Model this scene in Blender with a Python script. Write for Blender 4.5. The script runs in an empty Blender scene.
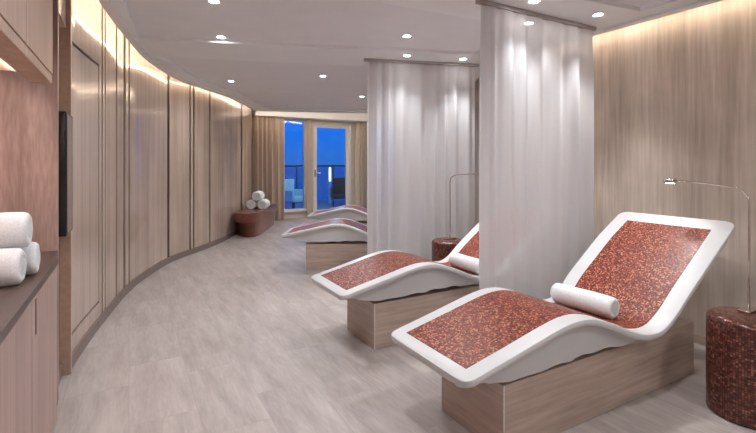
import bpy, bmesh, math, random
from mathutils import Vector, Matrix
from mathutils.geometry import delaunay_2d_cdt
random.seed(7)
C = bpy.context.scene.collection
PI = math.pi
YAW = math.atan(249/440)
SN, CS = math.sin(YAW), math.cos(YAW)
FPX, HZ, HC = 440.0, 164.0, 1.4

def at(px, py, z=0.0):            # place measured on the photograph, at height z
    d = FPX*(HC-z)/(py-HZ); l = d*(px-378)/FPX
    return (SN*d+CS*l, CS*d-SN*l)
def px_of(x, y):
    d = SN*x+CS*y; l = CS*x-SN*y
    return 378+FPX*l/d

# ------------------------------------------------------------------ materials
def mat(name): 
    m = bpy.data.materials.new(name); m.use_nodes = True
    nt = m.node_tree; nt.nodes.clear()
    o = nt.nodes.new('ShaderNodeOutputMaterial')
    return m, nt, o
def N(nt, t, **kw):
    n = nt.nodes.new(t)
    for k, v in kw.items():
        if k.startswith('i_'): n.inputs[k[2:]].default_value = v
        else: setattr(n, k, v)
    return n
def L(nt, a, b): nt.links.new(a, b)
def ramp(nt, fac, stops):
    r = N(nt, 'ShaderNodeValToRGB')
    while len(r.color_ramp.elements) < len(stops): r.color_ramp.elements.new(.5)
    for e, (p, c) in zip(r.color_ramp.elements, stops):
        e.position = p; e.color = (*c, 1)
    L(nt, fac, r.inputs['Fac']); return r.outputs['Color']
def plain(name, col, rough=.5, metal=0, noise=0, coat=0, spec=.5, scale=30):
    m, nt, o = mat(name)
    b = N(nt, 'ShaderNodeBsdfPrincipled', i_Roughness=rough, i_Metallic=metal)
    b.inputs['Base Color'].default_value = (*col, 1)
    b.inputs['Coat Weight'].default_value = coat
    b.inputs['Specular IOR Level'].default_value = spec
    L(nt, b.outputs[0], o.inputs[0])
    if noise:
        tc = N(nt, 'ShaderNodeTexCoord'); n = N(nt, 'ShaderNodeTexNoise', i_Scale=scale, i_Detail=4.0)
        L(nt, tc.outputs['Object'], n.inputs['Vector'])
        c = ramp(nt, n.outputs['Fac'], [(.3, tuple(v*(1-noise) for v in col)), (.7, tuple(min(1, v*(1+noise)) for v in col))])
        L(nt, c, b.inputs['Base Color'])
        bp = N(nt, 'ShaderNodeBump', i_Strength=.15, i_Distance=.004)
        L(nt, n.outputs['Fac'], bp.inputs['Height']); L(nt, bp.outputs[0], b.inputs['Normal'])
    return m
def wood(name, dark, mid, light, s1=(5, 5, .35), s2=(45, 45, .9), rough=.45, coat=0, coatr=.1, blot=.35):
    """veined veneer / stone: two stretched noises plus a soft blotch"""
    m, nt, o = mat(name)
    tc = N(nt, 'ShaderNodeTexCoord')
    outs = []
    for sc, det, dis in ((s1, 5.0, .6), (s2, 3.0, .1)):
        mp = N(nt, 'ShaderNodeMapping'); mp.inputs['Scale'].default_value = sc
        L(nt, tc.outputs['Object'], mp.inputs['Vector'])
        n = N(nt, 'ShaderNodeTexNoise', i_Scale=1.0, i_Detail=det, i_Distortion=dis)
        L(nt, mp.outputs[0], n.inputs['Vector']); outs.append(n.outputs['Fac'])
    mx = N(nt, 'ShaderNodeMix', data_type='FLOAT'); mx.inputs[0].default_value = .42
    L(nt, outs[0], mx.inputs[2]); L(nt, outs[1], mx.inputs[3])
    c = ramp(nt, mx.outputs[0], [(.32, dark), (.5, mid), (.68, light)])
    n3 = N(nt, 'ShaderNodeTexNoise', i_Scale=2.3, i_Detail=3.0)
    L(nt, tc.outputs['Object'], n3.inputs['Vector'])
    c3 = ramp(nt, n3.outputs['Fac'], [(.35, (1-blot*.5,)*3), (.65, (1, 1, 1))])
    ml = N(nt, 'ShaderNodeMix', data_type='RGBA', blend_type='MULTIPLY'); ml.inputs[0].default_value = 1
    L(nt, c, ml.inputs[6]); L(nt, c3, ml.inputs[7])
    b = N(nt, 'ShaderNodeBsdfPrincipled', i_Roughness=rough)
    b.inputs['Coat Weight'].default_value = coat; b.inputs['Coat Roughness'].default_value = coatr
    L(nt, ml.outputs[2], b.inputs['Base Color'])
    bp = N(nt, 'ShaderNodeBump', i_Strength=.12, i_Distance=.003)
    L(nt, outs[1], bp.inputs['Height']); L(nt, bp.outputs[0], b.inputs['Normal'])
    L(nt, b.outputs[0], o.inputs[0])
    return m
def mosaic(name, tile, cols, rough=.18, grout=(.03, .012, .01), tilt=.22, gw=.12, spec=.5):
    m, nt, o = mat(name)
    uv = N(nt, 'ShaderNodeUVMap')
    sc = N(nt, 'ShaderNodeVectorMath', operation='SCALE'); sc.inputs['Scale'].default_value = 1/tile
    L(nt, uv.outputs[0], sc.inputs[0])
    fl = N(nt, 'ShaderNodeVectorMath', operation='FLOOR'); L(nt, sc.outputs[0], fl.inputs[0])
    fr = N(nt, 'ShaderNodeVectorMath', operation='FRACTION'); L(nt, sc.outputs[0], fr.inputs[0])
    wn = N(nt, 'ShaderNodeTexWhiteNoise', noise_dimensions='3D'); L(nt, fl.outputs[0], wn.inputs['Vector'])
    c = ramp(nt, wn.outputs['Value'], cols)
    sep = N(nt, 'ShaderNodeSeparateXYZ'); L(nt, fr.outputs[0], sep.inputs[0])
    mn = N(nt, 'ShaderNodeMath', operation='MINIMUM'); L(nt, sep.outputs[0], mn.inputs[0]); L(nt, sep.outputs[1], mn.inputs[1])
    gt = N(nt, 'ShaderNodeMath', operation='GREATER_THAN'); gt.inputs[1].default_value = gw; L(nt, mn.outputs[0], gt.inputs[0])
    mx = N(nt, 'ShaderNodeMix', data_type='RGBA'); mx.inputs[6].default_value = (*grout, 1)
    L(nt, gt.outputs[0], mx.inputs[0]); L(nt, c, mx.inputs[7])
    geo = N(nt, 'ShaderNodeNewGeometry')
    sb = N(nt, 'ShaderNodeVectorMath', operation='SUBTRACT'); sb.inputs[1].default_value = (.5, .5, .5)
    L(nt, wn.outputs['Color'], sb.inputs[0])
    s2 = N(nt, 'ShaderNodeVectorMath', operation='SCALE'); s2.inputs['Scale'].default_value = tilt
    L(nt, sb.outputs[0], s2.inputs[0])
    ad = N(nt, 'ShaderNodeVectorMath', operation='ADD'); L(nt, s2.outputs[0], ad.inputs[0]); L(nt, geo.outputs['Normal'], ad.inputs[1])
    no = N(nt, 'ShaderNodeVectorMath', operation='NORMALIZE'); L(nt, ad.outputs[0], no.inputs[0])
    b = N(nt, 'ShaderNodeBsdfPrincipled', i_Roughness=rough)
    b.inputs['Specular IOR Level'].default_value = spec
    L(nt, mx.outputs[2], b.inputs['Base Color']); L(nt, no.outputs[0], b.inputs['Normal'])
    L(nt, b.outputs[0], o.inputs[0])
    return m
def emit(name, col, st):
    m, nt, o = mat(name)
    e = N(nt, 'ShaderNodeEmission'); e.inputs[0].default_value = (*col, 1); e.inputs[1].default_value = st
    L(nt, e.outputs[0], o.inputs[0]); return m
def floor_mat():
    m, nt, o = mat('travertine_floor_tile')
    tc = N(nt, 'ShaderNodeTexCoord')
    mp = N(nt, 'ShaderNodeMapping'); mp.inputs['Rotation'].default_value = (0, 0, PI/2)
    L(nt, tc.outputs['Object'], mp.inputs['Vector'])
    br = N(nt, 'ShaderNodeTexBrick', offset=.37, i_Scale=1.0)
    br.inputs['Color1'].default_value = (.30, .30, .30, 1); br.inputs['Color2'].default_value = (.70, .70, .70, 1)
    br.inputs['Mortar'].default_value = (0, 0, 0, 1); br.inputs['Mortar Size'].default_value = .0022
    br.inputs['Brick Width'].default_value = .80; br.inputs['Row Height'].default_value = .34
    L(nt, mp.outputs[0], br.inputs['Vector'])
    # veining shifts from tile to tile
    sc = N(nt, 'ShaderNodeVectorMath', operation='SCALE'); sc.inputs['Scale'].default_value = 7.0
    L(nt, br.outputs['Color'], sc.inputs[0])
    ad = N(nt, 'ShaderNodeVectorMath', operation='ADD'); L(nt, tc.outputs['Object'], ad.inputs[0]); L(nt, sc.outputs[0], ad.inputs[1])
    outs = []
    for s, d in (((10, 1.7, 1), 8.0), ((60, 9, 1), 5.0)):
        m2 = N(nt, 'ShaderNodeMapping'); m2.inputs['Scale'].default_value = s; L(nt, ad.outputs[0], m2.inputs['Vector'])
        n = N(nt, 'ShaderNodeTexNoise', i_Scale=1.0, i_Detail=d, i_Distortion=.45); L(nt, m2.outputs[0], n.inputs['Vector']); outs.append(n.outputs['Fac'])
    mx = N(nt, 'ShaderNodeMix', data_type='FLOAT'); mx.inputs[0].default_value = .35
    L(nt, outs[0], mx.inputs[2]); L(nt, outs[1], mx.inputs[3])
    c = ramp(nt, mx.outputs[0], [(.30, (.33, .278, .26)), (.5, (.43, .375, .355)), (.69, (.535, .48, .46))])
    tone = ramp(nt, br.outputs['Color'], [(.3, (.88, .88, .88)), (.7, (1.0, 1.0, 1.0))])
    ml = N(nt, 'ShaderNodeMix', data_type='RGBA', blend_type='MULTIPLY'); ml.inputs[0].default_value = 1
    L(nt, c, ml.inputs[6]); L(nt, tone, ml.inputs[7])
    m3 = N(nt, 'ShaderNodeMix', data_type='RGBA'); m3.inputs[7].default_value = (.36, .31, .295, 1)
    L(nt, br.outputs['Fac'], m3.inputs[0]); L(nt, ml.outputs[2], m3.inputs[6])
    b = N(nt, 'ShaderNodeBsdfPrincipled', i_Roughness=.42); L(nt, m3.outputs[2], b.inputs['Base Color'])
    bp = N(nt, 'ShaderNodeBump', i_Strength=.25, i_Distance=.002, invert=True); L(nt, br.outputs['Fac'], bp.inputs['Height']); L(nt, bp.outputs[0], b.inputs['Normal'])
    L(nt, b.outputs[0], o.inputs[0]); return m
def sheer(name, col, transp, transl):
    m, nt, o = mat(name)
    tc = N(nt, 'ShaderNodeTexCoord'); wv = N(nt, 'ShaderNodeTexNoise', i_Scale=220.0)
    L(nt, tc.outputs['Object'], wv.inputs['Vector'])
    c = ramp(nt, wv.outputs['Fac'], [(.3, tuple(v*.93 for v in col)), (.7, col)])
    d = N(nt, 'ShaderNodeBsdfDiffuse'); t = N(nt, 'ShaderNodeBsdfTranslucent'); x = N(nt, 'ShaderNodeBsdfTransparent')
    L(nt, c, d.inputs[0]); L(nt, c, t.inputs[0])
    a = N(nt, 'ShaderNodeMixShader'); a.inputs[0].default_value = transl; L(nt, d.outputs[0], a.inputs[1]); L(nt, t.outputs[0], a.inputs[2])
    b = N(nt, 'ShaderNodeMixShader'); b.inputs[0].default_value = transp; L(nt, a.outputs[0], b.inputs[1]); L(nt, x.outputs[0], b.inputs[2])
    L(nt, b.outputs[0], o.inputs[0]); return m
def glass(name, tint=(1, 1, 1), refl=.12):
    m, nt, o = mat(name)
    x = N(nt, 'ShaderNodeBsdfTransparent'); x.inputs[0].default_value = (*tint, 1)
    g = N(nt, 'ShaderNodeBsdfGlossy'); g.inputs['Roughness'].default_value = .02
    f = N(nt, 'ShaderNodeFresnel'); f.inputs[0].default_value = 1.45
    mm = N(nt, 'ShaderNodeMath', operation='MULTIPLY'); mm.inputs[1].default_value = refl/.08; L(nt, f.outputs[0], mm.inputs[0])
    b = N(nt, 'ShaderNodeMixShader'); L(nt, mm.outputs[0], b.inputs[0]); L(nt, x.outputs[0], b.inputs[1]); L(nt, g.outputs[0], b.inputs[2])
    L(nt, b.outputs[0], o.inputs[0]); return m

M = dict(
 ceiling=plain('painted_ceiling', (.91, .93, .96), .55, noise=.02, scale=4),
 field=plain('recess_field_paint', (.86, .87, .91), .55, noise=.02, scale=4),
 lip=plain('white_painted_trim', (.92, .91, .91), .5, noise=.01),
 rwall=wood('vein_cut_stone_wall', (.40, .325, .262), (.57, .475, .395), (.74, .65, .565), s1=(5, 5, .35), s2=(38, 38, 1.8), rough=.5),
 lwall=wood('lacquered_oak', (.39, .29, .235), (.54, .42, .345), (.69, .56, .475), s1=(7, 7, .25), s2=(60, 60, .7), rough=.32, coat=.85, coatr=.075, blot=.25),
 cab=wood('rosy_oak_cabinet', (.35, .235, .205), (.46, .325, .285), (.57, .425, .38), s1=(9, 9, .3), s2=(75, 75, .6), rough=.5, blot=.2),
 cabu=wood('oak_wall_cabinet', (.44, .285, .205), (.55, .37, .275), (.65, .475, .365), s1=(9, 9, .3), s2=(75, 75, .6), rough=.45, blot=.2),
 niche=wood('rosy_oak_niche', (.31, .195, .165), (.46, .315, .27), (.60, .43, .375), s1=(9, 9, .8), s2=(80, 80, 9), rough=.5, blot=.3),
 ped=wood('pedestal_stone', (.35, .26, .21), (.50, .385, .32), (.64, .52, .445), s1=(.8, .8, 9), s2=(3, 3, 50), rough=.35),
 groove=plain('bronze_seam', (.04, .024, .018), .35, .3, noise=.1),
 bronze=plain('bronze_metal', (.50, .36, .28), .3, .4, noise=.08),
 base=plain('baseboard_brown', (.22, .165, .145), .45, noise=.08, scale=12),
 counter=plain('brown_stone_counter', (.085, .055, .045), .32, noise=.12, scale=60),
 white=plain('white_solid_surface', (.62, .618, .63), .33, noise=.015, scale=8),
 towel=plain('white_terry', (.74, .75, .77), .95, noise=.09, scale=120),
 black=plain('black_screen_case', (.006, .006, .007), .25, noise=.1),
 screen=plain('black_screen_glass', (.10, .10, .11), .06, coat=1, noise=.05, scale=3),
 chrome=plain('brushed_nickel', (.62, .56, .52), .22, 1, noise=.05),
 rail=plain('grey_rail', (.42, .39, .385), .4, .5, noise=.05),
 frame=plain('pale_window_frame', (.78, .76, .75), .45, noise=.03),
 wallb=plain('beige_wall', (.72, .66, .60), .6, noise=.03),
 curtain=sheer('sheer_white_voile', (.70, .685, .70), .08, .42),
 drape=sheer('tan_drape', (.56, .445, .36), 0, .12),
 drapeg=sheer('greige_drape', (.62, .54, .47), 0, .12),
 mos=mosaic('red_brown_glass_mosaic', .009, [(0, (.085, .013, .007)), (.35, (.19, .030, .017)), (.60, (.29, .055, .030)), (.80, (.37, .092, .052)), (.94, (.60, .25, .15))], tilt=.13, rough=.36, spec=.3),
 mosd=mosaic('dark_copper_mosaic', .0125, [(0, (.055, .014, .010)), (.5, (.12, .033, .021)), (.85, (.19, .055, .035)), (1, (.30, .11, .07))], tilt=.16, gw=.16),
 bench=wood('red_brown_lacquer', (.10, .024, .014), (.19, .048, .029), (.29, .09, .057), s1=(3, 3, 3), s2=(30, 30, 30), rough=.3, coat=.4),
 deck=plain('exterior_deck', (.25, .33, .36), .7, noise=.1),
 sea=plain('sea_water', (.015, .10, .16), .25, noise=.25, scale=.05),
 dark=plain('dark_outdoor_fabric', (.03, .035, .04), .8, noise=.1),
 teal=plain('pale_outdoor_weave', (.5, .8, .8), .7, noise=.1),
 glass=glass('window_glass'), rglass=glass('railing_glass', (.7, .95, .97), .05),
 lamp=emit('downlight_lens', (1, .96, .93), 60), led=emit('warm_led_strip', (1, .83, .64), 19),
 led_soft=emit('warm_led_strip_soft', (1, .80, .58), 14), led_back=emit('warm_led_strip_window', (1, .86, .68), 42),
 led2=emit('cabinet_led_strip', (1, .88, .86), 40), bulb=emit('reading_lamp_led', (1, .93, .82), 12),
)
M['floor'] = floor_mat()

# ------------------------------------------------------------------ mesh helpers
def link(name, bm, m, parent=None, smooth=False, loc=None, uvless=True):
    bmesh.ops.remove_doubles(bm, verts=bm.verts, dist=1e-6)
    bmesh.ops.recalc_face_normals(bm, faces=bm.faces)
    me = bpy.data.meshes.new(name); bm.to_mesh(me); bm.free()
    if smooth:
        for p in me.polygons: p.use_smooth = True
    me.materials.append(m)
    o = bpy.data.objects.new(name, me); C.objects.link(o)
    if parent: o.parent = parent
    if loc: o.location = loc
    if smooth and smooth != 'all':
        md = o.modifiers.new('edge', 'EDGE_SPLIT'); md.split_angle = math.radians(42)
    return o
def empty(name, loc, rz=0):
    o = bpy.data.objects.new(name, None); o.empty_display_size = .1
    o.location = loc; o.rotation_euler = (0, 0, rz); C.objects.link(o); return o
def tag(o, label, cat, group=None, kind=None):
    o['label'] = label; o['category'] = cat
    if group: o['group'] = group
    if kind: o['kind'] = kind
    return o
def struct(o, label=None):
    o['kind'] = 'structure'
    if label: o['label'] = label
    return o
def copy_tree(o, parent=None):
    c = o.copy(); C.objects.link(c); c.parent = parent
    for ch in list(o.children): copy_tree(ch, c)
    return c
def box(bm, x0, x1, y0, y1, z0, z1, bev=0):
    r = bmesh.ops.create_cube(bm, size=1)
    vs = r['verts']
    for v in vs:
        v.co = Vector((x0 if v.co.x < 0 else x1, y0 if v.co.y < 0 else y1, z0 if v.co.z < 0 else z1))
    if bev:
        es = list({e for v in vs for e in v.link_edges})
        bmesh.ops.bevel(bm, geom=es, offset=bev, segments=3, affect='EDGES', profile=.5)
    return bm
def B(*a, **k): return box(bmesh.new(), *a, **k)
def prism(bm, pts, z0, z1, bev=0):
    lo = [bm.verts.new((x, y, z0)) for x, y in pts]; hi = [bm.verts.new((x, y, z1)) for x, y in pts]
    n = len(pts)
    f = [bm.faces.new(lo[::-1]), bm.faces.new(hi)]
    for i in range(n): f.append(bm.faces.new((lo[i], lo[(i+1) % n], hi[(i+1) % n], hi[i])))
    if bev:
        es = list(f[1].edges)
        bmesh.ops.bevel(bm, geom=es, offset=bev, segments=4, affect='EDGES', profile=.5)
    return bm
def lathe(bm, prof, seg=48, cx=0, cy=0, uv=False):
    rings = []
    for r, z in prof:
        rings.append([bm.verts.new((cx+r*math.cos(2*PI*i/seg), cy+r*math.sin(2*PI*i/seg), z)) for i in range(seg)])
    L_ = bm.loops.layers.uv.verify() if uv else None
    acc = 0
    for k in range(len(prof)-1):
        dl = math.hypot(prof[k+1][0]-prof[k][0], prof[k+1][1]-prof[k][1])
        for i in range(seg):
            j = (i+1) % seg
            f = bm.faces.new((rings[k][i], rings[k][j], rings[k+1][j], rings[k+1][i]))
            if uv:
                R = max(p[0] for p in prof); a0, a1 = 2*PI*i/seg*R, 2*PI*(i+1)/seg*R
                for lp, (u, v) in zip(f.loops, ((a0, acc), (a1, acc), (a1, acc+dl), (a0, acc+dl))): lp[L_].uv = (u, v)
        acc += dl
    for rg, fl in ((rings[0], True), (rings[-1], False)):
        f = bm.faces.new(rg[::-1] if fl else rg)
        if uv:
            for lp in f.loops: lp[L_].uv = (lp.vert.co.x, lp.vert.co.y)
    return bm
def tube(bm, pts, r, seg=12):
    pts = [Vector(p) for p in pts]; rings = []
    up = Vector((0, 0, 1)); prev = None
    for i, p in enumerate(pts):
        t = (pts[min(i+1, len(pts)-1)]-pts[max(i-1, 0)]).normalized()
        if prev is None:
            a = t.cross(up)
            if a.length < .01: a = t.cross(Vector((1, 0, 0)))
            a.normalize()
        else:
            a = (prev-t*prev.dot(t)).normalized()
        prev = a; b = t.cross(a)
        rings.append([bm.verts.new(p+r*(a*math.cos(2*PI*k/seg)+b*math.sin(2*PI*k/seg))) for k in range(seg)])
    for i in range(len(rings)-1):
        for k in range(seg):
            j = (k+1) % seg
            bm.faces.new((rings[i][k], rings[i][j], rings[i+1][j], rings[i+1][k]))
    bm.faces.new(rings[0][::-1]); bm.faces.new(rings[-1])
    return bm
def spline(P, n=12):
    P = [Vector(p) for p in P]; Q = [2*P[0]-P[1]]+P+[2*P[-1]-P[-2]]; out = []
    for i in range(1, len(Q)-2):
        a, b, c, d = Q[i-1:i+3]
        for k in range(n):
            t = k/n
            out.append(.5*((2*b)+(c-a)*t+(2*a-5*b+4*c-d)*t*t+(3*b-a-3*c+d)*t**3))
    out.append(P[-1]); return out
def offset(path, d):                 # 2D path shifted to its right by d
    out = []
    for i, p in enumerate(path):
        t = (path[min(i+1, len(path)-1)]-path[max(i-1, 0)]).normalized()
        out.append(Vector((p.x+t.y*d, p.y-t.x*d)))
    return out
def ribbon(bm, A, Bp, z0, z1):       # solid between two plan paths
    n = len(A)
    V = [[bm.verts.new((p.x, p.y, z)) for p in P] for P, z in ((A, z0), (Bp, z0), (Bp, z1), (A, z1))]
    for i in range(n-1):
        for k in range(4):
            q = (k+1) % 4
            bm.faces.new((V[k][i], V[q][i], V[q][i+1], V[k][i+1]))
    bm.faces.new([V[k][0] for k in range(4)]); bm.faces.new([V[k][-1] for k in (3, 2, 1, 0)])
    return bm

# ------------------------------------------------------------------ room shell
ZC = 2.60; ZP = 2.632; ZT = 2.84
curve = spline([Vector(p) for p in [(-.36, 3.58), (-.33, 3.85), (-.205, 4.6), (-.01, 5.55), (.20, 6.2), (.53, 6.95), (.97, 7.55), (1.38, 8.15), (1.81, 8.95), (2.22, 9.75), (2.52, 10.5), (2.68, 11.1)]], 14)
acc = [0]
for i in range(1, len(curve)): acc.append(acc[-1]+(curve[i]-curve[i-1]).length)
def cpt(s):
    s = max(0, min(acc[-1], s))
    for i in range(1, len(acc)):
        if acc[i] >= s:
            t = (s-acc[i-1])/(acc[i]-acc[i-1]); return curve[i-1].lerp(curve[i], t)
def s_at_px(px):
    best = min(range(2000), key=lambda k: abs(px_of(*cpt(acc[-1]*k/1999)[:2])-px)); return acc[-1]*best/1999
def sub(s0, s1):
    n = max(2, int((s1-s0)/.12)+1); return [cpt(s0+(s1-s0)*i/n) for i in range(n+1)]

floor_poly = [(-1.2, -2.6), (4.05, -2.6), (4.05, 4.05), (5.5, 6.3), (7.6, 9.2), (7.6, 11.16), (-1.2, 11.16)]
f = struct(link('floor', prism(bmesh.new(), floor_poly, -.1, 0), M['floor']))
struct(link('ceiling', prism(bmesh.new(), floor_poly, ZT, ZT+.1), M['lip']))

# left curved wall: backing + separate veneer panels + baseboard
wl = struct(link('wall_left', ribbon(bmesh.new(), offset(curve, -.14), offset(curve, -.012), 0, ZT), M['groove'], smooth=True))
seams = [s_at_px(p) for p in (102.3, 105.2, 116.5, 124.6, 129.2, 168.4, 190.2, 193.8, 210, 241.5)]
halfg = [.8, .6, .7, 1.1, .7, 1.15, .8, .7, .7, .7]
edges = [(-.0, 0)]
pos = [0.0]
for px, g in zip((102.3, 105.2, 116.5, 124.6, 129.2, 168.4, 190.2, 193.8, 210, 241.5), halfg):
    pos += [s_at_px(px-g), s_at_px(px+g)]
pos.append(acc[-1])
def cpanel(s0, s1, z0, z1, th=.0):
    p = sub(s0, s1); return ribbon(bmesh.new(), offset(p, -.012), offset(p, th), z0, z1)
def pan(s0, s1, z0, z1): link('wall_panel', cpanel(s0, s1, z0, z1), M['lwall'], wl, smooth=True)
for k in range(0, len(pos), 2):
    s0, s1 = pos[k], pos[k+1]
    if k == 0:        # the framed door leaf next to the bronze post
        g = .024
        a, b = s0+.11, s1-.10
        bmz = bmesh.new()
        for args in ((s0, s1, .085, .20), (s0, s1, 2.26, ZT), (s0, a-g, .20, 2.26), (b+g, s1, .20, 2.26)):
            p = sub(args[0], args[1]); ribbon(bmz, offset(p, -.012), offset(p, 0), args[2], args[3])
        link('wall_panel', bmz, M['lwall'], wl)
        pan(a, b, .20+g, 2.26-g)
    else: pan(s0, s1, .085, ZT)
struct(link('baseboard_left', ribbon(bmesh.new(), curve, offset(curve, .016), 0, .085), M['base'], smooth=True))

# right wall: straight beside the near loungers, then turning with the fan of loungers
rp = [Vector(p) for p in [(3.87, -2.6), (3.87, 3.6), (4.2, 4.35), (5.3, 6.2), (7.3, 9.2), (7.3, 11.1)]]
struct(link('wall_right', ribbon(bmesh.new(), rp, offset(rp, .14), 0, ZT), M['rwall']))
struct(link('baseboard_right', ribbon(bmesh.new(), offset(rp, -.014), rp, 0, .07), M['ped']))
struct(link('wall_near', B(-1.2, 4.05, -2.7, -2.6, 0, ZT), M['wallb']))
struct(link('wall_side', B(-1.2, -1.1, -2.6, 3.2, 0, ZT), M['cab']))

# far wall with window openings  (x spans of the openings)
YB = 11.0
op = [(3.43, 4.04, .20, 2.56), (4.20, 5.36, .03, 2.52), (5.92, 6.9, .20, 2.56)]
bm = bmesh.new()
xs = [2.5]
for a, b, z0, z1 in op: xs += [a, b]
xs.append(7.3)
for k in range(0, len(xs), 2): box(bm, xs[k], xs[k+1], YB, YB+.14, 0, ZT)
for a, b, z0, z1 in op:
    box(bm, a, b, YB, YB+.14, z1, ZT)
    if z0 > .05: box(bm, a, b, YB, YB+.14, 0, z0)
    else: box(bm, a, b, YB, YB+.14, 0, z0)
struct(link('wall_far', bm, M['wallb']))
def frame_bm(a, b, z0, z1, w, y0, y1):
    bm = bmesh.new()
    box(bm, a, a+w, y0, y1, z0, z1); box(bm, b-w, b, y0, y1, z0, z1)
    box(bm, a+w, b-w, y0, y1, z0, z0+w); box(bm, a+w, b-w, y0, y1, z1-w, z1); return bm
for i, (a, b, z0, z1) in enumerate(op):
    if i == 1:
        root = struct(link('door_1', frame_bm(a+.005, b-.005, z0, z1-.003, .055, YB-.03, YB+.11), M['frame']))
        link('door_leaf', frame_bm(a+.065, b-.065, z0+.06, z1-.063, .085, YB-.005, YB+.05), M['frame'], root)
        link('glass_pane', B(a+.15, b-.15, YB+.015, YB+.027, z0+.145, z1-.148), M['glass'], root)
        hb = tube(bmesh.new(), [(a+.105, YB-.007, 1.16), (a+.105, YB-.06, 1.16), (a+.12, YB-.07, 1.16), (a+.23, YB-.07, 1.16)], .012)
        box(hb, a+.085, a+.125, YB-.012, YB-.003, 1.06, 1.25)
        link('door_handle', hb, M['chrome'], root)
    else:
        root = struct(link('window_%d' % (1 if i == 0 else 2), frame_bm(a+.003, b-.003, z0, z1-.003, .035, YB-.01, YB+.11), M['frame']))
        link('glass_pane', B(a+.037, b-.037, YB+.04, YB+.052, z0+.037, z1-.04), M['glass'], root)
        link('window_sill', B(a-.02, b+.02, YB-.09, YB-.012, z0-.03, z0+.02, bev=.006), M['frame'], root)

# dropped ceiling slab with recessed fields, held off the walls by a lit cove
lipL = offset(curve, .15); lipR = offset(rp, -.14)
outer = [Vector((-.24, -2.5))]+[Vector((-.24, 3.0))]+[p for p in lipL if p.y < 9.95]
bkA, bkB = Vector((2.62, 10.0)), Vector((6.45, 8.6))
outer += [bkA, bkB]
outer += [p for p in reversed(lipR) if p.y < 8.5]
outer[-1] = Vector((lipR[0].x, -2.5))
def pz(px, py): return Vector(at(px, py, ZC))
l2a, l2b = pz(139, 39), pz(478, 55); l1a, l1b = pz(367, 0), pz(478, 20)
l3a, l3b = pz(151, 56.5), pz(380, 67); n0, n1, n2 = pz(584, 0), pz(640, 11.5), pz(682, 0)
def ext(a, b, x):                    # point of line a-b at abscissa x
    t = (x-a.x)/(b.x-a.x); return a+(b-a)*t
lp0 = pz(123, 0); d0 = (lp0-l2a)
holeA = [l2a, ext(l2a, l2b, 3.3), ext(l1a, l1b, 3.45), ext(l1a, l1b, 1.2), Vector((1.2, 1.0)), Vector((.15, 1.0)), lp0]
ins = offset(curve, .40)
insB = [p for p in ins if p.y > l3a.y+.25 and p.y < 9.3]
holeB = [ext(l3a, l3b, 3.6)]+[l3a]+insB+[Vector((2.75, 9.65)), Vector((5.8, 8.5)), Vector((4.75, 6.2))]
holeC = [n1, ext(n0, n1, 1.6), Vector((1.6, -1.8)), Vector((n1.x, -1.8))]
def inside(p, poly):
    r = False; n = len(poly)
    for i in range(n):
        a, b = poly[i], poly[(i+1) % n]
        if (a.y > p.y) != (b.y > p.y) and p.x < (b.x-a.x)*(p.y-a.y)/(b.y-a.y)+a.x: r = not r
    return r
holes = [holeA, holeB, holeC]
pts = []; eds = []
for poly in [outer]+holes:
    k = len(pts); n = len(poly); pts += [Vector((p.x, p.y)) for p in poly]; eds += [(k+i, k+(i+1) % n) for i in range(n)]
vo, eo, fo, *_ = delaunay_2d_cdt(pts, eds, [], 0, 1e-5)
bm = bmesh.new(); vs = [bm.verts.new((v.x, v.y, ZC)) for v in vo]
for t in fo:
    c = sum((vo[i] for i in t), Vector((0, 0)))/len(t)
    if inside(c, outer) and not any(inside(c, h) for h in holes): bm.faces.new([vs[i] for i in t])
for poly in holes:                                   # recess flanks
    n = len(poly)
    for i in range(n):
        a, b = poly[i], poly[(i+1) % n]
        bm.faces.new([bm.verts.new(q) for q in ((a.x, a.y, ZC), (b.x, b.y, ZC), (b.x, b.y, ZP), (a.x, a.y, ZP))])
n = len(outer)
for i in range(n):
    a, b = outer[i], outer[(i+1) % n]
    bm.faces.new([bm.verts.new(q) for q in ((a.x, a.y, ZC), (b.x, b.y, ZC), (b.x, b.y, ZP), (a.x, a.y, ZP))])
vo, eo, fo, *_ = delaunay_2d_cdt([Vector((p.x, p.y)) for p in outer], [(i, (i+1) % n) for i in range(n)], [], 0, 1e-5)
vs = [bm.verts.new((v.x, v.y, ZP)) for v in vo]
for t in fo:
    c = sum((vo[i] for i in t), Vector((0, 0)))/len(t)
    if inside(c, outer): bm.faces.new([vs[i] for i in t])
cs = struct(link('ceiling_slab', bm, M['ceiling'])); cs.name = 'ceiling'
cs.data.materials.append(M['field'])
for p in cs.data.polygons:
    if abs(p.normal.z) > .9 and p.center.z > ZP-.001: p.material_index = 1
struct(link('trim_4', B(2.62, 7.28, 10.52, 10.98, 2.56, ZT-.002), M['lip']))
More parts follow.
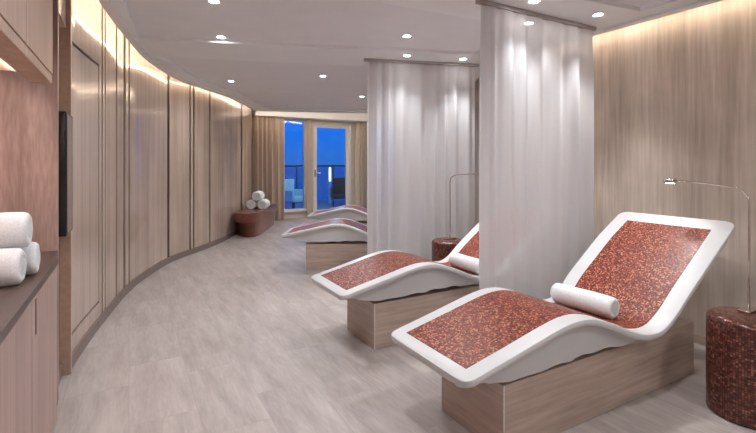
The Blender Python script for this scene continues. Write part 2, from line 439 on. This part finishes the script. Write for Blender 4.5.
# pale lip along the coves, and the LED strips lying behind it
tl = [Vector((-.24, -2.5)), Vector((-.24, 3.0))]+[p for p in lipL if p.y < 9.95]
struct(link('trim_1', ribbon(bmesh.new(), offset(tl, -.0), offset(tl, .07), ZC-.02, ZC-.001), M['lip'], smooth=True))
struct(link('trim_2', prism(bmesh.new(), [(2.60, 9.95), (6.43, 8.54), (6.45, 8.595), (2.62, 9.995)], ZC-.006, ZC-.001), M['lip']))
rl = [p for p in lipR if p.y < 8.5]; rl[0] = Vector((rl[0].x, -2.5))
struct(link('trim_3', ribbon(bmesh.new(), offset(rl, -.07), rl, ZC-.02, ZC-.001), M['ceiling']))
def led(path, w, z, name='cove_light_strip', label='', m='led', group=None):
    o = link(name, ribbon(bmesh.new(), path, offset(path, w), z, z+.008), M[m]); tag(o, label, 'light strip', group); return o
led([p for p in lipL if p.y < 9.9], .025, m='led_soft', z=ZP+.012, label='warm light strip in the ceiling cove over the curved wood wall')
led([rl[0], Vector((rl[1].x, 3.3))], -.025, ZP+.012, label='warm light strip in the ceiling cove over the straight wall at the right')
led([Vector((2.70, 9.95)), Vector((6.3, 8.64))], .035, ZP+.012, m='led_back', label='warm light strip in the ceiling cove in front of the windows')

# ------------------------------------------------------------------ shelving unit at the left
XF = -.335
t = empty('cabinet', (0, 0, 0)); tag(t, 'rosy wood base cabinet with dark slot handle, under the brown counter', 'cabinet')
link('body', B(-1.08, XF-.022, -1.4, 2.88, .04, .865), M['cab'], t)
link('plinth', B(-1.05, XF-.05, -1.4, 2.88, 0, .04), M['groove'], t)
link('side_panel', B(-1.08, -.362, 2.881, 3.13, 0, .865, bev=.003), M['cab'], t)
ys = [-1.4, -.5, .4, 1.32, 2.195, 2.88]
for k in range(len(ys)-1):
    y0, y1 = ys[k]+.003, ys[k+1]-.003
    hy0, hy1 = (y0+.06, y0+.10)
    bm = bmesh.new()
    z0, z1 = .045, .86
    sz0, sz1 = .69, .845
    box(bm, XF-.02, XF, y0, hy0, z0, z1); box(bm, XF-.02, XF, hy1, y1, z0, z1)
    box(bm, XF-.02, XF, hy0, hy1, z0, sz0); box(bm, XF-.02, XF, hy0, hy1, sz1, z1)
    d = link('door', bm, M['cab'], t)
    link('handle', B(XF-.0195, XF-.006, hy0+.001, hy1-.001, sz0+.001, sz1-.001), M['groove'], d)
tag(link('countertop', prism(bmesh.new(), [(-1.08, -1.4), (XF+.006, -1.4), (XF+.006, 2.885), (-.358, 2.89), (-.358, 3.13), (-1.08, 3.13)], .867, .90, bev=.003), M['counter']), 'dark brown stone countertop carrying the folded white towels', 'countertop')
t = empty('wall_cabinet', (0, 0, 0)); tag(t, 'rosy wood wall cabinet hanging over the towels, lit underneath', 'cabinet')
UB = 1.825; XU = -.352
link('body', B(-1.08, XU-.022, -1.4, 2.88, UB+.05, ZT-.20), M['cabu'], t)
link('bottom_rail', B(XU-.10, XU-.002, -1.4, 2.88, UB, UB+.045, bev=.003), M['cabu'], t)
for k in range(len(ys)-1):
    link('door', B(XU-.02, XU, ys[k]+.003, ys[k+1]-.003 if k < 4 else 2.88, UB+.05, ZT-.20), M['cabu'], t)
link('light_strip', B(XU-.125, XU-.102, -1.3, 2.86, UB+.028, UB+.045), M['led2'], t)
struct(link('wall_niche', B(-1.1, -.36, 3.135, 3.17, .0, ZT), M['niche']))
struct(link('wall_back', B(-1.1, -1.085, -1.4, 3.13, .93, UB), M['niche']))
# bay between the shelving and the curved wall: recessed panel, bronze posts, header
bay = struct(link('wall_bay', B(-.50, -.40, 3.17, 3.60, 0, ZT), M['lwall']))
link('post', B(-.399, -.362, 3.172, 3.20, 0, ZT, bev=.003), M['lwall'], bay)
link('post', B(-.40, -.335, 3.555, 3.60, 0, ZT, bev=.004), M['bronze'], bay)
link('header', B(-.40, -.362, 3.201, 3.555, 2.30, ZT), M['lwall'], bay)
link('baseboard', B(-.40, -.385, 3.201, 3.555, 0, .085), M['base'], bay)
t = empty('wall_screen', (-.367, 3.38, .965)); tag(t, 'black slab screen mounted upright between the shelving and the curved wall', 'screen')
link('case', B(-.015, .042, -.17, .17, 0, .75, bev=.006), M['black'], t)
link('screen_glass', B(.042, .0445, -.155, .155, .015, .735), M['screen'], t)

# ------------------------------------------------------------------ towels
def towel_bm(r, ln, turns=2.6, seed=1):
    """a rolled towel: a spiral sheet end plus a soft outer skin, axis on X, lying at z = 0"""
    rnd = random.Random(seed)
    bm = bmesh.new(); seg = 40
    prof = [(-.5, .55), (-.495, .80), (-.475, .93), (-.44, .985), (-.3, 1.0), (-.1, 1.01), (.1, 1.0), (.3, 1.005), (.44, .985), (.475, .93), (.495, .80), (.5, .55)]
    ph = rnd.random()*6
    rings = []
    for u, k in prof:
        ring = []
        for i in range(seg):
            a = 2*PI*i/seg
            w = 1+.018*math.sin(3*a+ph+u*4)+.012*math.sin(7*a-u*9)
            step = .045*(1-((a/(2*PI)+.15) % 1))            # outer lap of the roll
            rr = r*k*w*(1-step+.02)
            z = max(-r*.93, rr*math.sin(a))
            ring.append(bm.verts.new((u*ln, rr*math.cos(a), z+r*.93)))
        rings.append(ring)
    for a, b in zip(rings, rings[1:]):
        for i in range(seg):
            j = (i+1) % seg; bm.faces.new((a[i], a[j], b[j], b[i]))
    # spiral end ridges
    for sgn, ring in ((-1, rings[0]), (1, rings[-1])):
        prev = ring
        for q, (k, dx) in enumerate(((.47, -.012), (.40, .003), (.31, -.014), (.23, .002), (.14, -.012), (.05, 0))):
            nr = [bm.verts.new((sgn*(ln*.5+dx), r*k*math.cos(2*PI*i/seg)*(1+.12*i/seg), r*k*math.sin(2*PI*i/seg)*(1+.12*i/seg)+r*.93)) for i in range(seg)]
            for i in range(seg):
                j = (i+1) % seg; bm.faces.new((prev[i], prev[j], nr[j], nr[i]))
            prev = nr
        bm.faces.new(prev)
    return bm
def towel(x, y, z, r, ln, rz, label, group=None, seed=1, rx=0):
    o = link('rolled_towel', towel_bm(r, ln, seed=seed), M['towel'], smooth='all')
    o.location = (x, y, z); o.rotation_euler = (rx, 0, rz); tag(o, label, 'towel', group); return o
G = 'rolled towels on the brown counter'
towel(-.575, 2.345, .901, .078, .38, -.06, 'thick white towel roll on the brown counter, bottom of stack, nearest the camera', G, 1)
towel(-.55, 2.515, .901, .076, .38, .03, 'thick white towel roll on the brown counter, bottom of stack, peeking out behind', G, 2)
towel(-.568, 2.43, 1.040, .078, .385, -.02, 'thick white towel roll lying on top of the two counter towels', G, 3)

# ------------------------------------------------------------------ heated loungers
prof = [(0, .468), (.30, .535), (.60, .602), (.74, .615), (.85, .602), (1.0, .553), (1.17, .480), (1.31, .440), (1.44, .437), (1.56, .486), (1.75, .622), (2.0, .795), (2.31, 1.009)]
path = [(v.x, v.y) for v in spline([Vector(p) for p in prof], 5)]
plen = [0]
for i in range(1, len(path)): plen.append(plen[-1]+math.hypot(path[i][0]-path[i-1][0], path[i][1]-path[i-1][1]))
LT = plen[-1]
def ppt(s):
    s = max(0, min(LT, s))
    for i in range(1, len(plen)):
        if plen[i] >= s:
            t = (s-plen[i-1])/(plen[i]-plen[i-1])
            a, b = path[i-1], path[i]
            x, z = a[0]+(b[0]-a[0])*t, a[1]+(b[1]-a[1])*t
            i0, i1 = max(0, i-2), min(len(path)-1, i+1)
            tx, tz = path[i1][0]-path[i0][0], path[i1][1]-path[i0][1]; l = math.hypot(tx, tz)
            return x, z, -tz/l, tx/l        # point and upward normal
HW = .325
def hw(s): return HW+.055*s/LT
def hwf(s):                     # the wall-side edge swings out wider beside the backrest
    return lerpt(s, [(0, .325), (1.1, .335), (1.4, .395), (1.75, .445), (2.2, .45), (LT, .425)])
def lerpt(s, T):
    for (a, u), (b, v) in zip(T, T[1:]):
        if s <= b:
            t = (s-a)/(b-a); t = t*t*(3-2*t)*.5+t*.5; return u+(v-u)*t
    return T[-1][1]
def board_bm():
    bm = bmesh.new(); rings = []
    cr = .055
    st = [0, .006, .016, .03, .045, .06]+[.06+(LT-.12)*i/64 for i in range(1, 64)]+[LT-.06, LT-.045, LT-.03, LT-.016, LT-.006, LT]
    for s in st:
        x, z, nx, nz = ppt(s)
        e = min(s, LT-s); w = hw(s)
        if e < cr: w = hw(s)-cr+math.sqrt(max(0, cr*cr-(cr-e)**2))
        # depth of the moulded hull under the lip
        th = lerpt(s, [(0, .04), (.12, .085), (.20, .14), (.32, .185), (.55, .232), (.78, .252), (1.0, .20), (1.18, .125), (1.32, .075), (1.55, .085), (LT, .048)])
        if x > .27: th = min(th, (z-.351)/nz)
        lip = min(.034, th-.004); q = min(1, e/.05)
        wi = w-.035*q-.012; wb = w-.05-.045*min(1, max(0, th-.04)/.10)
        sec = [(w-.012, 0), (w-.003, -.003), (w, -.011), (w, -lip+.008), (w-.005, -lip), (wi, -lip-.003), (wi-.006, -lip-.006-(th-lip)*.25), (wb+.02, -th+.012), (wb-.02, -th)]
        ext_ = hwf(s)-hw(s)
        ring = [bm.verts.new((x+nx*d, y+ext_, z+nz*d)) for y, d in sec]
        ring += [bm.verts.new((x+nx*d, -y, z+nz*d)) for y, d in reversed(sec)]
        rings.append(ring)
    n = len(rings[0])
    for a, b in zip(rings, rings[1:]):
        for i in range(n):
            j = (i+1) % n; bm.faces.new((a[i], a[j], b[j], b[i]))
    for r in (rings[0], rings[-1]): bm.faces.new(r)
    return bm
def inlay_bm(s0=.075, s1=LT-.105, lift=.0025):
    bm = bmesh.new(); uv = bm.loops.layers.uv.verify(); rows = []
    K = 70; J = 8
    for k in range(K+1):
        s = s0+(s1-s0)*k/K; x, z, nx, nz = ppt(s); w = hw(s)-.083-.03*s/LT
        wf = w+(hwf(s)-hw(s))*.9; yy = [-w+(w+wf)*j/J for j in range(J+1)]
        rows.append([(bm.verts.new((x+nx*lift, y, z+nz*lift)), (s, y)) for y in yy])
    for k in range(K):
        for j in range(J):
            q = (rows[k][j], rows[k+1][j], rows[k+1][j+1], rows[k][j+1])
            f = bm.faces.new([a[0] for a in q])
            for lp, a in zip(f.loops, q): lp[uv].uv = (a[1][0]+3, a[1][1]+3)
    # skirt so the inlay is a solid slab sunk into the board
    ed = [e for e in bm.edges if len(e.link_faces) == 1]
    r = bmesh.ops.extrude_edge_only(bm, edges=ed)
    for v in r['geom']:
        if isinstance(v, bmesh.types.BMVert): v.co.z -= .004
    return bm
def make_lounger():
    r = empty('heated_lounger', (0, 0, 0))
    link('board', board_bm(), M['white'], r, smooth=True)
    link('mosaic_inlay', inlay_bm(), M['mos'], r, smooth=True)
    bm = bmesh.new(); box(bm, .31, 2.06, -.236, .236, .0, .345, bev=.004)
    p = link('pedestal', bm, M['ped'], r)
    for y in (-.2375, .2375): link('corner_bead', B(.308, .3125, y-.0025, y+.0025, 0, .346), M['frame'], p)
    link('support', B(1.15, 1.72, -.20, .20, .345, .375), M['ped'], r)
    return r
lg = make_lounger()
GL = 'heated loungers standing in a row'
spots = [((1.238, 1.76), 0, 'white lounger with red mosaic inlay, largest and nearest the camera, beside the wall'),
         ((1.30, 3.135), 0, 'white lounger with red mosaic inlay, second from the camera, between the two sheer curtains'),
         (None, 0, 'third white lounger from the camera, dark mosaic with blue sheen, beyond the farther sheer curtain'),
         (None, 0, 'farthest white lounger, a slim strip beside the glass door')]
def FR(d, l): return (SN*d+CS*l, CS*d-SN*l)
for i, (p, a, lab) in enumerate(spots):
    o = lg if i == 0 else copy_tree(lg)
    if i == 2: p = FR(6.05, -1.27); a = -YAW+.005
    if i == 3: p = FR(8.15, -1.27); a = -YAW-.03
    o.location = (p[0], p[1], 0); o.rotation_euler = (0, 0, a)
    tag(o, lab, 'lounger', GL)
towel(2.60, 1.855, .445, .067, .43, PI/2+.03, 'white towel roll lying in the seat bend of the nearest lounger', 'rolled towels on loungers', 5)
towel(2.655, 3.05, .445, .065, .43, PI/2-.03, 'white towel roll on the second lounger, half hidden by the nearer sheer curtain', 'rolled towels on loungers', 6)

# ------------------------------------------------------------------ drum tables with reading lamps
def drum_prof(r, h):
    c = .035
    return [(r-.012, 0), (r, .01)]+[(r, .01+(h-.01-c)*i/8) for i in range(1, 9)]+[(r-c+c*math.cos(t), h-c+c*math.sin(t)) for t in [PI/2*i/6 for i in range(1, 7)]]
def make_table(r=.185, h=.55):
    t = empty('side_table', (0, 0, 0))
    link('drum', lathe(bmesh.new(), drum_prof(r, h), 72, uv=True), M['mosd'], t, smooth=True)
    return t
def make_lamp(dx, dy, hz=.74, ln=.60):
    """standard rises from a flat base, bends over and ends in a small disc head; dx, dy = direction of the arm"""
    t = empty('reading_lamp', (0, 0, 0))
    link('base', B(-.075, .075, -.03, .03, 0, .012, bev=.004), M['chrome'], t)
    R = .11; pts = [(0, 0, .01), (0, 0, .3), (0, 0, hz-.09-R+.03)]
    z0 = hz-.03-R
    for k in range(1, 9):
        a = PI/2*k/8; pts.append((dx*R*(1-math.cos(a)), dy*R*(1-math.cos(a)), z0+R*math.sin(a)*.72))
    zt = pts[-1][2]
    pts += [(dx*ln*.5, dy*ln*.5, zt+.018), (dx*(ln-.07), dy*(ln-.07), zt+.028)]
    link('pole', tube(bmesh.new(), pts, .0065), M['chrome'], t, smooth='all')
    hd = lathe(bmesh.new(), [(.030, 0), (.040, .004), (.042, .012), (.042, .026), (.036, .034), (.01, .037)], 32, dx*(ln-.03), dy*(ln-.03))
    for v in hd.verts: v.co.z += zt+.008
    h = link('lamp_head', hd, M['chrome'], t, smooth=True)
    l_ = lathe(bmesh.new(), [(.028, -.002), (.028, .002)], 24, dx*(ln-.03), dy*(ln-.03))
    for v in l_.verts: v.co.z += zt+.008
    link('lens', l_, M['bulb'], h)
    return t
def unit(a, b):
    l = math.hypot(b[0]-a[0], b[1]-a[1]); return ((b[0]-a[0])/l, (b[1]-a[1])/l, l)
tb = make_table(); c1 = FR(2.47, 2.07)
tb.location = (c1[0], c1[1], 0); tag(tb, 'dark copper mosaic drum table at the right edge, beside the nearest lounger', 'side table', 'mosaic drum side tables')
tb2 = copy_tree(tb); c2 = FR(4.95, .79); tb2.location = (c2[0], c2[1], 0)
tag(tb2, 'dark copper mosaic drum table behind the second lounger, against the farther sheer curtain', 'side table', 'mosaic drum side tables')
p1 = FR(2.55, 2.15); h1 = FR(3.15, 2.09); u = unit(p1, h1)
lm = make_lamp(u[0], u[1], .765, u[2]+.03); lm.location = (p1[0], p1[1], .551)
tag(lm, 'tall nickel reading lamp arching over the nearest lounger headrest', 'lamp', 'arched reading lamps')
p2 = (c2[0]+.05, c2[1]+.03); h2 = (3.4, 3.25); u2 = unit(p2, h2)
lm2 = make_lamp(u2[0], u2[1], .79, u2[2]+.03); lm2.location = (p2[0], p2[1], .551)
tag(lm2, 'thin nickel reading lamp seen against the farther sheer curtain', 'lamp', 'arched reading lamps')

# ------------------------------------------------------------------ sheer curtains on ceiling rails
def curtain_bm(a, b, z0, z1, per=.17, amp=.027, seed=1, rows=26, splay=.0):
    rnd = random.Random(seed); bm = bmesh.new()
    a, b = Vector(a), Vector(b); d = (b-a); Ln = d.length; d /= Ln; nrm = Vector((-d.y, d.x))
    n = int(Ln/.008)
    ph = 0; phs = []; am = []
    cp, ca = per, 1
    for i in range(n+1):
        if i % 14 == 0: tp = per*rnd.uniform(.65, 1.6); ta = rnd.uniform(.45, 1.25)
        cp += (tp-cp)*.12; ca += (ta-ca)*.1
        ph += 2*PI*.008/cp; phs.append(ph); am.append(ca)
    V = []
    for r in range(rows+1):
        v = r/rows; z = z1+(z0-z1)*v; row = []
        for i in range(n+1):
            u = i/n*Ln; g = .35+.65*min(1, v*6)
            o = amp*g*am[i]*(math.sin(phs[i]+.5*math.sin(v*2.3+i*.02))+.25*math.sin(2*phs[i]+v*2))
            w = splay*v*(u/Ln-.5)
            p = a+d*(u+w)+nrm*o; row.append(bm.verts.new((p.x, p.y, z)))
        V.append(row)
    for r in range(rows):
        for i in range(n): bm.faces.new((V[r][i], V[r][i+1], V[r+1][i+1], V[r+1][i]))
    return bm
def rail_bm(a, b, z0=ZC-.03, z1=ZC-.001, w=.02, ex=.04):
    a, b = Vector(a), Vector(b); d = (b-a).normalized(); n = Vector((-d.y, d.x))
    a = a-d*ex; b = b+d*ex
    return prism(bmesh.new(), [tuple(a-n*w), tuple(b-n*w), tuple(b+n*w), tuple(a+n*w)], z0, z1)
c1a, c1b = (2.245, 2.43), (3.52, 2.43)
c2a, c2b = (2.365, 4.42), (3.62, 4.02)
for (a, b), rl_, cl_, sd in (((c1a, c1b), 'dark ceiling rail carrying the large near sheer curtain', 'floor-length white sheer curtain between the first two loungers, nearest', 3),
                        ((c2a, c2b), 'dark ceiling rail carrying the farther sheer curtain', 'floor-length white sheer curtain beyond the second lounger, farther back', 8)):
    tag(link('curtain_rail', rail_bm(a, b), M['rail']), rl_, 'curtain rail', 'ceiling curtain rails')
    tag(link('sheer_curtain', curtain_bm(a, b, .015, ZC-.032, seed=sd), M['curtain'], smooth='all'), cl_, 'curtain', 'white sheer curtains')

# drapes at the windows
def drape(x0, x1, y, lab, m, seed, per=.12, amp=.07):
    tag(link('drape', curtain_bm((x0, y), (x1, y), .02, 2.555, per=per, amp=amp, seed=seed, rows=8), M[m], smooth='all'), lab, 'curtain', 'window drapes')
drape(2.62, 3.36, 10.70, 'wide tan pleated drape behind the bench, left of the first window', 'drape', 4)
drape(4.02, 4.19, 10.82, 'narrow greige drape gathered between the window and the glass door', 'drapeg', 6, .07, .035)
drape(5.40, 5.9, 10.76, 'greige pleated drape right of the glass door', 'drapeg', 9, .10, .06)

# ------------------------------------------------------------------ bench with towels by the drapes
t = empty('bench', (2.2, 9.3, 0)); tag(t, 'curved dark red wooden bench with overhanging seat, standing below the tan drape', 'bench')
TZ = .47
frt = [Vector(at(px, py, TZ)) for px, py in ((232.5, 210.5), (240, 213), (250, 213.5), (259, 212), (267, 208.5), (277, 203.5))]
fr = [p for p in spline(frt, 6)]
bk = [Vector(p) for p in ((3.10, 10.40), (2.72, 10.38), (2.60, 10.2), (2.38, 9.75), (2.02, 9.12))]
outl = fr+bk
cx = sum(p.x for p in outl)/len(outl); cy = sum(p.y for p in outl)/len(outl)
def clear(x, y, g=.035):             # keep the outline a little off the curved wall
    for _ in range(4):
        i = min(range(1, len(curve)-1), key=lambda k: (curve[k].x-x)**2+(curve[k].y-y)**2)
        t_ = (curve[i+1]-curve[i-1]).normalized(); q = (x-curve[i].x)*t_.y-(y-curve[i].y)*t_.x
        if q < g: x += t_.y*(g-q); y -= t_.x*(g-q)
    return x, y
def shr(k, kk):
    o_ = []
    for p in outl:
        x, y = clear((p.x-cx)*k+cx+kk[0], (p.y-cy)*k+cy+kk[1]); o_.append((x-2.2, y-9.3))
    return o_
link('seat', prism(bmesh.new(), shr(1.04, (-.03, 0)), TZ-.17, TZ, bev=.02), M['bench'], t)
lo = shr(.82, (0, .0)); hi = shr(.9, (0, 0))
bm = bmesh.new(); a = [bm.verts.new((x, y, 0)) for x, y in lo]; b = [bm.verts.new((x, y, TZ-.17)) for x, y in hi]
for i in range(len(a)):
    j = (i+1) % len(a); bm.faces.new((a[i], a[j], b[j], b[i]))
bm.faces.new(a[::-1]); bm.faces.new(b)
link('base', bm, M['bench'], t)
G = 'rolled towels on the bench'
bx, by = FR(9.25, -2.53)
towel(*FR(9.2, -2.62), TZ+.001, .10, .32, PI/2-YAW, 'small white towel roll on the bench, lower left of the pyramid', G, 11)
towel(*FR(9.2, -2.39), TZ+.001, .10, .32, PI/2-YAW, 'small white towel roll on the bench, lower right of the pyramid', G, 12)
towel(*FR(9.2, -2.505), TZ+.172, .10, .32, PI/2-YAW, 'small white towel roll on the bench, top of the pyramid', G, 13)

# ------------------------------------------------------------------ downlights
lg_ = empty('ceiling_light', (0, 0, 0))
def ring_bm(r0, r1, z):
    bm = bmesh.new(); seg = 28
    prof = [(r0, z+.0), (r1, z-.004), (r1+.004, z), (r1, z+.002), (r0, z+.006)]
    R_ = [[bm.verts.new((r*math.cos(2*PI*i/seg), r*math.sin(2*PI*i/seg), zz)) for i in range(seg)] for r, zz in prof]
    for k in range(5):
        for i in range(seg):
            bm.faces.new((R_[k][i], R_[k][(i+1) % seg], R_[(k+1) % 5][(i+1) % seg], R_[(k+1) % 5][i]))
    return bm
link('trim_ring', ring_bm(.034, .048, -.002), M['lip'], lg_, smooth=True)
link('lens', lathe(bmesh.new(), [(.033, -.003), (.033, -.001)], 24), M['lamp'], lg_)
L1 = [ # px, py, height, what it is near, power
 (221, 37, ZP, 'bright ceiling downlight in the near recessed field, over the open floor'),
 (214, 1, ZP, 'ceiling downlight cut by the top edge of the photo, over the open floor'),
 (407, 36, ZP, 'ceiling downlight in the near recess, left of the large sheer curtain'),
 (231, 81, ZP, 'small ceiling downlight closest to the curved wood wall'),
 (323, 76, ZP, 'small ceiling downlight in the far recess, over the glass door'),
 (362, 96.5, ZP, 'tiny ceiling downlight farthest back, beside the farther sheer curtain'),
 (407, 55.5, ZC, 'ceiling downlight on the beam above the farther curtain, left one'),
 (463, 59, ZC, 'ceiling downlight on the beam above the farther curtain, right one'),
 (534, 1, ZC, 'ceiling downlight on the beam above the nearer curtain, at the top edge'),
 (598, 14.5, ZC, 'ceiling downlight on the beam beside the right end of the nearer curtain'),
 (529, 23, ZC, 'ceiling downlight glowing through the top of the nearer sheer curtain'),
]
def spot(x, y, z, w, size=125, blend=.9, rad=.05, col=(.965, .985, 1)):
    l = bpy.data.lights.new('downlight_and_fill_beam', 'SPOT'); l.energy = w; l.spot_size = math.radians(size); l.spot_blend = blend
    l.shadow_soft_size = rad; l.color = col
    o = bpy.data.objects.new('downlight_and_fill_beam', l); o.location = (x, y, z-.012); C.objects.link(o); return o
first = True
for px, py, z, lab in L1:
    x, y = at(px, py, z)
    o = lg_ if first else copy_tree(lg_); first = False
    o.location = (x, y, z-.001); tag(o, lab, 'downlight', 'recessed ceiling downlights')
    if z == ZC: spot(x, y, z-.004, 45, 84, 1.0, .05) if px not in (598, 463) else spot(x, y, z-.004, 60, 72, .9, .04)
    else: spot(x, y, z-.004, 50, 165, 1.0, .08)
# bare fill spots added overhead, behind the camera and curtains, near the windows
for x, y, z in ((.75, 1.9, ZP), (1.9, 1.0, ZC-.0), (.8, -.3, ZC), (2.6, -.6, ZP), (2.0, -1.6, ZP), (4.6, 7.2, ZP), (5.6, 8.6, ZP), (3.2, 9.2, ZP), (4.4, 8.8, ZP)):
    spot(x, y, z-.004, 50, 165, 1.0, .08)
for (p, u_, z) in ((p1, u, .541+.745), (p2, u2, .541+.77)):
    spot(p[0]+u_[0]*u_[2], p[1]+u_[1]*u_[2], z-.012, 3, 110, .6, .02)

# ------------------------------------------------------------------ outside, at dusk
struct(link('balcony_floor', B(0, 10, 11.15, 16.2, -.12, -.02), M['deck']))
struct(link('sea', B(-1500, 2600, 40, 4000, -14, -13), M['sea']))
t = empty('railing', (0, 15.5, 0)); tag(t, 'dark handrail with glass panels on the balcony outside the windows', 'railing')
link('handrail', B(.5, 9.8, -.03, .03, 1.30, 1.36, bev=.01), M['dark'], t)
for k in range(7):
    x = 1+k*1.45
    link('post', B(x-.02, x+.02, -.02, .02, -.02, 1.30), M['dark'], t)
    if k < 6: link('glass_panel', B(x+.04, x+1.41, -.006, .006, .08, 1.24), M['rglass'], t)
def oseat(x, y, rz, lab, m):
    t = empty('outdoor_chair', (x, y, -.02), rz); tag(t, lab, 'chair')
    link('seat', B(-.33, .33, -.33, .33, .26, .42, bev=.04), M[m], t)
    bb = B(-.33, .33, .25, .35, .40, .95, bev=.04); link('backrest', bb, M[m], t)
    for s in (-1, 1): link('armrest', B(s*.36-.04, s*.36+.04, -.33, .33, .30, .62, bev=.02), M[m], t)
    for sx in (-1, 1):
        for sy in (-1, 1): link('leg', B(sx*.3-.02, sx*.3+.02, sy*.3-.02, sy*.3+.02, 0, .27), M['dark'], t)
oseat(4.42, 13.1, .5, 'pale woven armchair outside the left window', 'teal')
oseat(6.3, 13.6, -.4, 'dark cushioned armchair outside the glass door', 'dark')
t = empty('deck_lamp', (6.28, 14.6, -.02)); tag(t, 'slim pale lit post on the balcony, seen through the glass door', 'lamp post')
link('post', lathe(bmesh.new(), [(.05, 0), (.05, .3), (.028, .32), (.028, .8)], 20), M['teal'], t, smooth=True)
link('light_tube', lathe(bmesh.new(), [(.04, .8), (.04, 1.28), (.02, 1.30)], 20), emit('post_glow', (.55, .85, 1), 1.6), t)

dl = bpy.data.lights.new('balcony_lamp', 'POINT'); dl.energy = 35; dl.color = (.55, .9, 1); dl.shadow_soft_size = .1
do = bpy.data.objects.new('balcony_lamp', dl); do.location = (5.2, 12.2, 2.5); C.objects.link(do)
# world: deep blue dusk, brighter to the horizon
w = bpy.data.worlds.new('dusk'); bpy.context.scene.world = w; w.use_nodes = True
nt = w.node_tree; nt.nodes.clear()
o = nt.nodes.new('ShaderNodeOutputWorld'); bg = nt.nodes.new('ShaderNodeBackground')
tc = nt.nodes.new('ShaderNodeTexCoord'); sx = nt.nodes.new('ShaderNodeSeparateXYZ')
nt.links.new(tc.outputs['Generated'], sx.inputs[0])
c = ramp(nt, sx.outputs['Z'], [(0, (.004, .10, .44)), (.12, (.003, .12, .66)), (1, (.002, .05, .35))])
nt.links.new(c, bg.inputs[0]); bg.inputs[1].default_value = 1.05
nt.links.new(bg.outputs[0], o.inputs[0])

# ------------------------------------------------------------------ camera
cam = bpy.data.cameras.new('camera'); co = bpy.data.objects.new('camera', cam); C.objects.link(co)
co.location = (0, 0, HC); co.rotation_euler = (PI/2, 0, -YAW)
cam.sensor_width = 36; cam.lens = FPX/756*36; cam.shift_y = (HZ-216.5)/756; cam.clip_start = .03; cam.clip_end = 6000
bpy.context.scene.camera = co
vs = bpy.context.scene.view_settings
vs.view_transform = 'Standard'; vs.look = 'None'; vs.gamma = 1; vs.exposure = 0.57; vs.use_curve_mapping = False
